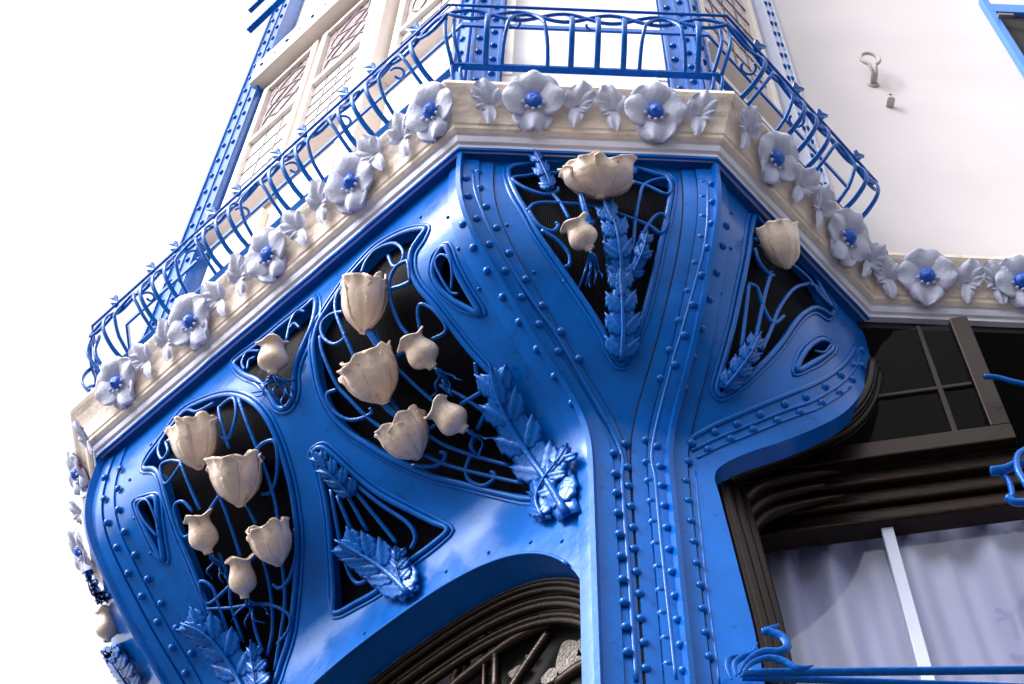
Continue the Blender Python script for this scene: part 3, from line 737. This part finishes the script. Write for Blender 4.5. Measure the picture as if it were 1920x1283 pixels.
flatbar('back_rail', .10, 8.93, .018, .006)
for ph in (0, math.pi):
    pts = []
    for k in range(len(RP)-1):
        Ln = np.linalg.norm(RP[k+1]-RP[k]); n = int(Ln/.03)
        oa = roff(.24); a, b = oa[k], oa[k+1]
        for i in range(n):
            q = a+(b-a)*i/n; s = i/n*max(1, round(Ln/.36))*2*math.pi
            pts.append(np.array([q[0], q[1], ZT-.01+.05*math.sin(s+ph)]))
    tube('wavy_rail', pts, .0095, BLUEI, rail, seg=7)
pts = []
for p in roff(.25): pts.append(np.array([p[0], p[1], ZT+.075]))
tube('top_rail', [pts[i]*(1-k/8)+pts[i+1]*k/8 for i in range(len(pts)-1) for k in range(8)]+[pts[-1]], .008, BLUEI, rail, seg=7)
def bowbar(k, d, r=.009, top=ZT+.02):
    pr = [(.10, ZB), (.18, ZB+.03), (.255, ZB+.10), (.275, ZB+.19), (.235, top)]
    P = [rpt(o, k, d, z) for o, z in pr]; a, b = RP[k], RP[k+1]; t = nrm(b-a)
    tube('baluster', spline(P, 5), r*1.5, BLUEI, rail, seg=8, flat=.5, nrmv=np.array([t[1], -t[0], .3]))
def bowarch(k, d, hw=.09, top=ZT-.01):
    P = []
    for i in range(25):
        an = math.pi*i/24; v = math.sin(an)**1.1; x = -hw*math.cos(an)
        o = float(np.interp(v, [0, .25, .6, 1], [.10, .195, .265, .25])); z = ZB+(top-ZB)*v
        P.append(rpt(o, k, d+x, z))
    tube('arched_bar', P, .0095, BLUEI, rail, seg=7)
wingmesh = None
def wing(k, d, sgn=1):
    a, b = RP[k], RP[k+1]; t = nrm(b-a); t3 = np.array([t[0], t[1], 0]); n3 = np.array([t[1], -t[0], 0])
    P = rpt(.225, k, d, ZT+.06); up = nrm(np.array([0, 0, 1])+n3*.7)
    out = [(0, 0), (.022, .02), (.030, .05), (.046, .075), (.050, .105), (.028, .092), (.010, .070), (-.010, .078), (-.022, .055), (-.016, .022)]
    V = [P+up*y*1.1+t3*x*sgn*1.1+n3*.012*math.sin(y*40) for x, y in out]
    mk('leaf_finial', V, [tuple(range(len(out)))], BLUEI, rail, False, .006)
LEN = [np.linalg.norm(RP[i+1]-RP[i]) for i in range(4)]
for d in (.09, .48, .60, .72, 1.06): bowbar(2, d, .009)
for d in (.27, .90): bowarch(2, d, .105)
n = 0
for k, L in ((1, LEN[1]), (3, LEN[3]), (0, LEN[0])):
    d = .10 if k != 3 else .12
    pat = 0
    while d < L-.03:
        q = L-d if k in (1, 0) else d
        if pat % 4 == 1: bowarch(k, q, .10)
        else: bowbar(k, q)
        if pat % 4 in (0, 2): wing(k, q, 1 if k == 3 else -1)
        d += .15 if pat % 4 in (0, 1) else .095; pat += 1
for i in (1, 2, 3):
    for s in (-.02, .02):
        o1, o2, o3, o4 = roff(.10)[i], roff(.05)[i], roff(.0)[i], roff(.215)[i]
        tt = np.array([s, 0, 0])
        tube('corner_bracket', spline([np.array([*o1, ZB])+tt, np.array([*o1, ZB-.06])+tt, np.array([*o2, ZB-.15])+tt, np.array([*o3, ZB-.22])+tt], 5), .009, BLUEI, rail)
        tube('corner_bar', spline([np.array([*o1, ZB])+tt, np.array([*roff(.2)[i], ZB+.13])+tt, np.array([*o4, ZT])+tt], 6), .010, BLUEI, rail)
# scroll hooks on the back rail
for k in (1, 2, 3):
    for q in range(int(LEN[k]/.38)):
        d = .2+q*.38; an = [i/14*4.6 for i in range(15)]
        tube('scroll', [rpt(.14+.045*math.cos(a)*(1-a/8), k, d+.05*math.sin(a)*(1-a/8), 8.86+.01*a) for a in an], .007, BLUEI, rail, seg=6)
# ------------------------------------------------------------------ upper bay
bay = thing('oriel_bay', 'upper oriel storey with cream windows and blue riveted corner posts', 'bay window', (.3, 3.5, 8.05))
ZW0, ZW1 = 8.05, 15.0
def plane_pt(seg, a, z, off=0):
    A, B = {'L': (CL, LL), 'C': (CL, CR), 'R': (CR, RW+np.array([.3, .3])), 'B': (LL, LB)}[seg]
    d = nrm(B-A); n = np.array([d[1], -d[0]])
    if seg in 'LB': n = -n
    q = A+d*a+n*off; return np.array([q[0], q[1], z])
def slab(name, seg, a0, a1, z0, z1, o0, o1, mt, parent, bevel=.006):
    P = plane_pt(seg, a0, z0, o0); return box(name, P, plane_pt(seg, a1, z0, o0)-P, plane_pt(seg, a0, z0, o1)-P, np.array([0, 0, z1-z0]), mt, parent, bevel)
LW = float(np.linalg.norm(LL-CL))
# walls behind everything
slab('wall', 'L', .02, LW-.02, ZW0, ZW1, -.20, -.10, FRAME, bay); slab('wall', 'C', .03, 1.08, ZW0, ZW1, -.20, -.10, FRAME, bay)
slab('wall', 'R', .02, 1.35, ZW0, ZW1, -.20, -.10, FRAME, bay); slab('wall', 'B', .02, 1.6, ZW0, ZW1, -.20, -.06, FRAME, bay)
slab('sill_band', 'C', -.02, 1.13, ZW0, 8.42, -.10, .012, BLUE, bay); slab('sill_band', 'L', .0, LW, ZW0, 8.40, -.10, -.02, FRAME, bay); slab('sill_band', 'R', .02, 1.1, ZW0, 8.40, -.10, -.02, FRAME, bay)
def pilaster(seg, a0, a1, mt, rows, rz0, step, rmat=None):
    o = slab('corner_post', seg, a0, a1, ZW0, ZW1, -.12, .0, mt, bay)
    w_ = a1-a0
    slab('post_bead', seg, a0-.002, a0+.018, ZW0, ZW1-.01, -.05, .014, mt, o, .004); slab('post_bead', seg, a1-.018, a1+.002, ZW0, ZW1-.01, -.05, .014, mt, o, .004)
    if len(rows) > 1: slab('post_bead', seg, (a0+a1)/2-.008, (a0+a1)/2+.008, ZW0, ZW1-.01, -.05, .010, mt, o, .003)
    n = plane_pt(seg, 0, 0, 1)-plane_pt(seg, 0, 0, 0)
    for i, a in enumerate(rows):
        z = rz0+(step/2 if i % 2 else 0)
        while z < 13.6:
            inst(RIV, 'rivet', o, basis(plane_pt(seg, a, z, .0), n)); z += step
    return o
pilaster('C', .005, .155, BLUE, [.045, .115], 8.5, .17); pilaster('C', .955, 1.105, BLUE, [.995, 1.065], 8.5, .17)
pilaster('L', LW-.26, LW-.005, BLUE, [LW-.19, LW-.07], 8.6, .22)
pilaster('L', .005, .11, BLUE, [.06], 8.55, .18)
pilaster('R', .0, .10, BLUE, [.05], 8.55, .18)
pilaster('R', .93, 1.085, PALE, [.985, 1.04], 8.6, .17)
def window(seg, a0, a1, z0, z1, zt, fw=.055, gm=PALEGL, grid=(3, 5), top=STAIN, dep=-.03):
    o = slab('window', seg, a0, a1, z0-.05, z0, -.10, dep+.03, FRAME, bay)                    # sill rail carries the window
    for p, q in ((a0, a0+fw), (a1-fw, a1)): slab('stile', seg, p, q, z0+.001, z1, -.10, dep, FRAME, o)
    slab('head', seg, a0+fw, a1-fw, z1-fw, z1, -.10, dep-.003, FRAME, o); slab('transom', seg, a0+fw, a1-fw, zt, zt+fw, -.10, dep-.003, FRAME, o)
    slab('bottom_rail', seg, a0+fw, a1-fw, z0+.001, z0+fw, -.10, dep-.003, FRAME, o)
    i0, i1 = a0+fw, a1-fw
    slab('pane', seg, i0, i1, z0+fw, zt, -.09, dep-.035, gm, o, 0); slab('stained_pane', seg, i0, i1, zt+fw, z1-fw, -.09, dep-.035, top, o, 0)
    g0 = dep-.034
    for i in range(1, grid[0]):
        a = i0+(i1-i0)*i/grid[0]; slab('lead_came', seg, a-.004, a+.004, z0+fw, zt, g0-.01, g0+.004, LEAD, o, 0)
    for j in range(1, grid[1]):
        z = z0+fw+(zt-z0-fw)*j/grid[1]; slab('lead_came', seg, i0, i1, z-.004, z+.004, g0-.01, g0+.005, LEAD, o, 0)
    # curved leads of the stained top light
    for k in range(4):
        pts = [plane_pt(seg, i0+(i1-i0)*(.5+.42*math.sin(s*1.3+k*1.7)), zt+fw+(z1-zt-2*fw)*s/5.0, g0+.002) for s in range(6)]
        tube('lead_came', spline(pts, 4), .006, LEAD, o, seg=5)
window('L', 1.62, 2.17, 9.75, 11.75, 10.85); window('L', 1.02, 1.58, 9.75, 11.75, 10.85, grid=(4, 7))
slab('mullion_post', 'L', .80, .97, 8.4, ZW1, -.10, .03, POST, bay); slab('mullion_post', 'L', .77, .80, 8.4, ZW1, -.10, .05, FRAME, bay)
window('L', .16, .74, 9.75, 11.75, 10.3, grid=(3, 4))
slab('window_lintel', 'L', .99, 2.24, 11.80, 12.15, -.10, .06, FRAME, bay)
slab('ledge', 'L', .99, 2.24, 9.60, 9.69, -.10, .03, FRAME, bay); slab('dado_panel', 'L', 1.1, 1.55, 8.6, 9.45, -.10, -.05, FRAME, bay); slab('dado_panel', 'L', 1.68, 2.1, 8.6, 9.45, -.10, -.05, FRAME, bay); slab('dado_panel', 'L', .2, .7, 8.6, 9.45, -.10, -.05, FRAME, bay)
for i in range(9):
    n_ = plane_pt('L', 0, 0, 1)-plane_pt('L', 0, 0, 0); inst(RIVS if i % 2 else RIV, 'rivet', bay, basis(plane_pt('L', 1.1+i*.13, 11.98, .06), n_))
slab('cross_bar', 'L', .0, LW, 13.0, 13.05, .10, .15, BLUE, bay); slab('cross_bar', 'L', .0, LW, 13.3, 13.35, .16, .2, BLUE, bay)
# centre window
o = slab('window', 'C', .16, .95, 8.42, 8.62, -.10, -.02, FRAME, bay)
slab('stile', 'C', .16, .215, 8.621, ZW1, -.10, -.015, FRAME, o); slab('stile', 'C', .895, .95, 8.621, ZW1, -.10, -.015, FRAME, o)
slab('pane', 'C', .215, .895, 8.65, ZW1, -.095, -.06, PALEGL, o, 0); slab('dark_strip', 'C', .215, .895, 8.622, 8.65, -.095, -.05, POST, o, 0)  # pane colour holds a painted reflection; dark strip fills its foot
window('R', .18, .86, 9.45, 12.2, 11.6, grid=(4, 9), gm=STAIN)
slab('dado_panel', 'R', .2, .84, 8.6, 9.3, -.10, -.05, FRAME, bay)
# ------------------------------------------------------------------ white wall at the right
YA = 3.82
wall = box('rendered_wall', (1.60, YA, 8.02), (6, 0, 0), (0, .35, 0), (0, 0, 8), WALL, None, 0)
tag(wall, 'white rendered upper wall to the right of the oriel', 'wall')
win = thing('upper_window', 'blue framed dark window high on the white wall', 'window', (3.5, YA, 9.5))
box('frame', (3.03, YA-.05, 9.3), (.05, 0, 0), (0, .049, 0), (0, 0, 2.6), LBLUE, win); box('frame', (3.08, YA-.045, 11.66), (1.5, 0, 0), (0, .044, 0), (0, 0, .14), LBLUE, win)
box('pane', (3.08, YA-.012, 9.3), (1.5, 0, 0), (0, .011, 0), (0, 0, 2.42), DARK, win, 0)
box('frame', (3.081, YA-.03, 9.3), (.02, 0, 0), (0, .015, 0), (0, 0, 2.42), BLUE, win); box('sash_bar', (3.2, YA-.03, 10.6), (1.4, 0, 0), (0, .015, 0), (0, 0, .06), FRAME, win)
box('hinge', (3.06, YA-.085, 11.50), (.10, 0, 0), (0, .03, 0), (0, 0, .03), LEAD, win)
ring = thing('wall_ring', 'loop-shaped pale metal ring standing out from the white wall', 'ring hook', (2.09, YA, 10.5))
rp = []
for i in range(21):
    a = -math.pi*.5+.35+(2*math.pi-.7)*i/20; rp.append(np.array([2.085+.055*math.cos(a), YA-.09, 10.66+.085*math.sin(a)]))
tube('loop', [np.array([2.078, YA+.01, 10.47]), np.array([2.078, YA-.07, 10.49])]+[rp[-1-i] for i in range(21)]+[np.array([2.096, YA-.07, 10.49]), np.array([2.096, YA+.01, 10.47])], .012, GREY, ring, seg=8)
V, Fc = tube_geo([np.array([2.087, YA+.002, 10.475]), np.array([2.087, YA-.012, 10.475])], .035, seg=14); mk('base_plate', V, Fc, GREY, ring)
clip = thing('wall_clip', 'small square pale metal clip fixed below the wall ring', 'clip', (2.13, YA, 10.15))
box('tab', (2.115, YA-.06, 10.17), (.035, 0, 0), (0, .008, 0), (0, 0, .06), GREY, clip, .003); box('foot', (2.11, YA-.055, 10.165), (.045, 0, 0), (0, .056, 0), (0, 0, .014), GREY, clip, .003)
V, Fc = tube_geo([np.array([2.132, YA-.064, 10.21]), np.array([2.132, YA-.058, 10.21])], .008, seg=10); mk('bolt', V, Fc, LEAD, clip)
# ------------------------------------------------------------------ lower right window
lw = thing('lower_window', 'dark wooden shop window with white curtain behind glass, right of the blue column', 'window', (1.6, 3.8, 5.0))
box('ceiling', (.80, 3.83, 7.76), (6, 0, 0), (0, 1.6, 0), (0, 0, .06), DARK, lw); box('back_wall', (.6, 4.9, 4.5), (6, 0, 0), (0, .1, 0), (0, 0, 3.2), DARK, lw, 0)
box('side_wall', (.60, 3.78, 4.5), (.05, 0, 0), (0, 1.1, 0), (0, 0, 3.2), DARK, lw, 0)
# wood reveal bands following the flange
for i, (dy, dp, r) in enumerate([(.05, 7, .020), (.08, 16, .022), (.11, 25, .020), (.14, 36, .026), (.17, 46, .02)]):
    e = [(x+dp*(.9 if k < 6 else .35), y+dp*(.1 if k < 5 else .75)) for k, (x, y) in enumerate(edge_px)]
    tube('arched_moulding', [onplane(p[0], p[1], (0, 3.70+dy, 0), (0, 1, 0)) for p in spline(e, 5)], r, WOOD, lw, seg=8)
P1 = onplane(1395, 888, (0, 0, 6.82), (0, 0, 1)); P2 = onplane(1888, 822, (0, 0, 6.82), (0, 0, 1)); dw = nrm(P2-P1); nw = np.array([dw[1], -dw[0], 0])
if nw[1] > 0: nw = -nw
WLn = np.linalg.norm(P2-P1)
def wp(a, z, o=0):
    z = z+.34; q = P1+dw*a+nw*o; return np.array([q[0], q[1], z])
def wbox(name, a0, a1, z0, z1, o0, o1, mt, parent, bevel=.006):
    P = wp(a0, z0, o0); return box(name, P, wp(a1, z0, o0)-P, wp(a0, z0, o1)-P, np.array([0, 0, z1-z0]), mt, parent, bevel)
sash = thing('open_sash', 'open dark wooden top sash swung out from the lower window', 'window sash', P2)
wbox('bottom_rail', -.08, WLn+.03, 6.44, 6.54, -.03, .03, WOOD, sash); wbox('stile', WLn-.05, WLn+.03, 6.541, 7.36, -.028, .028, WOOD, sash); wbox('stile', -.08, .0, 6.541, 7.3, -.028, .028, WOOD, sash)
wbox('glazing_bar', -.0, WLn-.05, 6.86, 6.885, -.012, .012, WOOD, sash); wbox('glazing_bar', WLn-.20, WLn-.175, 6.541, 7.36, -.012, .012, WOOD, sash)
mk('pane', [wp(0, 6.541), wp(WLn-.05, 6.541), wp(WLn-.05, 7.36), wp(0, 7.36)], [(0, 1, 2, 3)], GLASS2, sash, False)
# head mouldings and glazed curtain wall below the sash
for z0, z1, o0, o1 in ((6.36, 6.43, -.16, -.03), (6.28, 6.36, -.18, -.07), (6.20, 6.28, -.20, -.10)): wbox('head_moulding', -.15, 2.6, z0, z1, o0, o1, WOOD, lw, .012)
mk('pane', [wp(-.2, 4.6, -.18), wp(2.6, 4.6, -.18), wp(2.6, 6.22, -.18), wp(-.2, 6.22, -.18)], [(0, 1, 2, 3)], GLASS, lw, False)
cv = []; na, nz_ = 170, 6
for i in range(na+1):
    a = -.25+2.9*i/na; fo = .10*abs(math.sin(a*13+1.1*math.sin(a*5)))+.03*math.sin(a*41+2)
    for j in range(nz_+1): cv.append(wp(a+.01*math.sin(j), 4.6+1.86*j/nz_, -.34+fo*(1-.25*j/nz_)))
mk('curtain', cv, [(i*(nz_+1)+j, (i+1)*(nz_+1)+j, (i+1)*(nz_+1)+j+1, i*(nz_+1)+j+1) for i in range(na) for j in range(nz_)], CURT, lw)
q = onplane(1640, 940, wp(0, 0, -.15), nw); am = float(np.dot(q-P1, dw))
wbox('mullion', am-.005, am+.042, 4.6, 6.20, -.175, -.14, PALE, lw, .004)
e = [(1340,900),(1366,985),(1392,1080),(1418,1180),(1440,1290)]
for dx, dy, r in ((14, .06, .03), (30, .10, .03), (44, .14, .026)):
    tube('jamb_moulding', [onplane(p[0]+dx, p[1]+12, (0, 3.70+dy, 0), (0, 1, 0)) for p in spline(e, 5)], r, WOOD, lw, seg=8)
for px_, Yc, rc in (([(1372,1040),(1374,985),(1385,945),(1410,920),(1455,903),(1530,890)], 3.92, .045), ([(1398,1090),(1398,1035),(1410,990),(1440,965),(1490,950),(1560,935)], 3.97, .035), ([(1385,1060),(1386,1010),(1398,968),(1425,944),(1470,928),(1545,913)], 3.95, .04)):
    tube('corner_moulding', [onplane(p[0], p[1], (0, Yc, 0), (0, 1, 0)) for p in spline(px_+[(2*px_[-1][0]-px_[-2][0]+30, 2*px_[-1][1]-px_[-2][1])], 6)], [rc*min(1, (37-i)/22)**.7 for i in range(37)], WOOD, lw, seg=9)
# ------------------------------------------------------------------ blue ironwork at the right
guard = thing('window_guard', 'blue iron guard bar with ribbon-like leaves across the curtained window', 'window guard', onplane(1400, 1270, (0, 3.62, 0), (0, 1, 0)))
YG = 3.58
gp = lambda x, y, d=0: onplane(x, y, (0, YG+d, 0), (0, 1, 0))
def ribb(name, pts, wd, parent, d=0, twist=.0):
    q = spline(pts, 8); P = [gp(p[0], p[1], d) for p in q]; n = len(P)
    ws = [wd*(math.sin(math.pi*min(.97, max(.06, i/(n-1))))**.6) for i in range(n)]
    V, Fc = tube_geo(P, ws, seg=8, flat=.35, nrmv=np.array([.1, -.8, -.6])); return mk(name, V, Fc, BLUEI, parent)
P = gp(1390, 1262); Q = gp(1960, 1256)
tube('guard_bar', [P+(Q-P)*i/12 for i in range(13)], .014, BLUEI, guard, seg=8, flat=.5); P = gp(1392, 1270, .05); Q = gp(1960, 1290, .05)
tube('guard_bar', [P+(Q-P)*i/12 for i in range(13)], .012, BLUEI, guard, seg=8, flat=.5)
ribb('ribbon_leaf', [(1385,1265),(1400,1240),(1430,1222),(1462,1222),(1476,1212),(1468,1195),(1445,1185),(1432,1184),(1452,1176),(1460,1170)], .015, guard, -.03)
ribb('ribbon_leaf', [(1388,1270),(1408,1245),(1440,1234),(1470,1240),(1492,1252),(1510,1252),(1525,1248)], .012, guard, -.05)
ribb('ribbon_leaf', [(1380,1268),(1378,1245),(1392,1232),(1412,1224),(1420,1205)], .011, guard, 0)
ribb('ribbon_leaf', [(1372,1275),(1364,1250),(1370,1234),(1392,1228)], .010, guard, .02)
side = thing('iron_bracket', 'blue iron scroll bracket at the edge beside the open sash', 'bracket', gp(1900, 900))
tube('arm', [gp(x, y) for x, y in spline([(1858,884),(1885,880),(1905,872),(1930,868)], 5)], .02, BLUEI, side, flat=.5)
tube('scroll', [gp(x, y, -.02) for x, y in spline([(1925,842),(1908,855),(1908,880),(1922,905),(1935,925)], 5)], .014, BLUEI, side)
tube('scroll', [gp(x, y, -.02) for x, y in spline([(1888,932),(1905,942),(1930,940)], 5)], .016, BLUEI, side)
tube('scroll', [gp(x, y, .05) for x, y in spline([(1845,706),(1870,708),(1900,716),(1930,722)], 5)], .012, BLUEI, side); tube('arm', [gp(x, y, .02) for x, y in spline([(1860,880),(1890,900),(1900,935)], 5)], .012, BLUEI, side)
# ------------------------------------------------------------------ lower left arched window
aw = thing('arched_window', 'dark carved wooden window with tracery under the blue arch', 'window', (-.3, 4.3, 5.0))
cLp = np.array([cL[0], cL[1], 0]); dB = nrm(c2-cL)
nB = np.array([-dB[1], dB[0]]);  nB = nB if nB[1] > 0 else -nB
def bp(a, z, d): q = cL+dB*a+nB*d; return np.array([q[0], q[1], z])
aa = [(a, arch_a(a)) for a in np.concatenate([1.075-1.073*np.cos(np.linspace(0, math.pi, 70))])]
def inset(k): return [(1.075+(a-1.075)*k, 5.0+(z-5.0)*k) for a, z in aa]
for k, d, r in ((.985, .155, .012), (.972, .170, .016), (.955, .195, .012), (.94, .205, .018), (.92, .235, .013), (.905, .245, .017)):
    q = spline([np.array(p) for p in inset(k)], 2); tube('arch_moulding', [bp(p[0], p[1], d) for p in q], r, WOOD, aw, seg=9)
for k0, k1, d0, d1 in ((1.0, .975, .152, .175), (.975, .955, .175, .205), (.955, .935, .21, .225), (.935, .90, .23, .265)):
    i0, i1 = inset(k0), inset(k1); ribbon('arch_board', [bp(*p, d0) for p in i0], [bp(*p, d1) for p in i1], WOOD, aw)
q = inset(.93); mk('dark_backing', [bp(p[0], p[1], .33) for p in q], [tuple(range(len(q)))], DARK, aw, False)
bplane = lambda x, y, d: onplane(x, y, bp(0, 5, d), (nB[0], nB[1], 0))
for pts, r in [([(1750,730),(1600,680),(1480,690),(1300,760),(1150,850),(1000,960),(850,1080),(760,1160)], .026), ([(440,1110),(600,1000),(800,860),(900,820),(930,850),(880,920),(800,1040),(780,1160)], .02),
 ([(1440,770),(1350,900),(1250,1050),(1180,1160)], .022), ([(1000,690),(996,900),(990,1160)], .012), ([(1065,740),(1075,900),(1070,1160)], .02), ([(1780,950),(1650,1010),(1500,1119)], .026), ([(1700,800),(1720,860),(1690,960),(1640,1010)], .008), ([(960,700),(900,860),(860,1030),(930,1000)], .014)]:
    tube('tracery_bar', [bplane(p[0], p[1], .27) for p in spline(Z9(pts), 6)], r, WOOD, aw, seg=8)
def pane(pts, mt, d=.295):
    P = [bplane(x, y, d) for x, y in spline(Z9(pts), 4, True)]; n3 = np.array([nB[0], nB[1], 0])*.012
    n = len(P); V = P+[p+n3 for p in P]; Fc = [tuple(range(n)), tuple(range(2*n-1, n-1, -1))]+[(i, n+i, n+(i+1) % n, (i+1) % n) for i in range(n)]
    mk('textured_pane', V, Fc, mt, aw, False, bevel=.003)
pane([(1530,830),(1620,815),(1640,870),(1600,1000),(1545,1060),(1480,1000)], RELGL); pane([(1630,820),(1700,800),(1715,870),(1665,905),(1645,880)], RELGL); pane([(1440,1010),(1490,1010),(1480,1080),(1400,1119),(1380,1080)], RELGL)
pane([(1610,935),(1665,925),(1650,990),(1590,1040)], RELGL); pane([(1270,920),(1340,900),(1300,950)], RELGL); pane([(1150,1040),(1240,980),(1290,990),(1200,1080)], RELGL); pane([(1050,700),(1300,590),(1520,570),(1480,660),(1250,740),(1120,770)], WOOD, .275)
# unseen building mass added behind, so no light leaks into the recesses
core = mk('core_light_block', *boxm((-1.2, 5.6, 4.5), (8, 0, 0), (0, 3, 0), (0, 0, 11)), WALL, None, False); tag(core, 'plain unseen mass added behind the oriel and the shop windows to stop light', 'building')
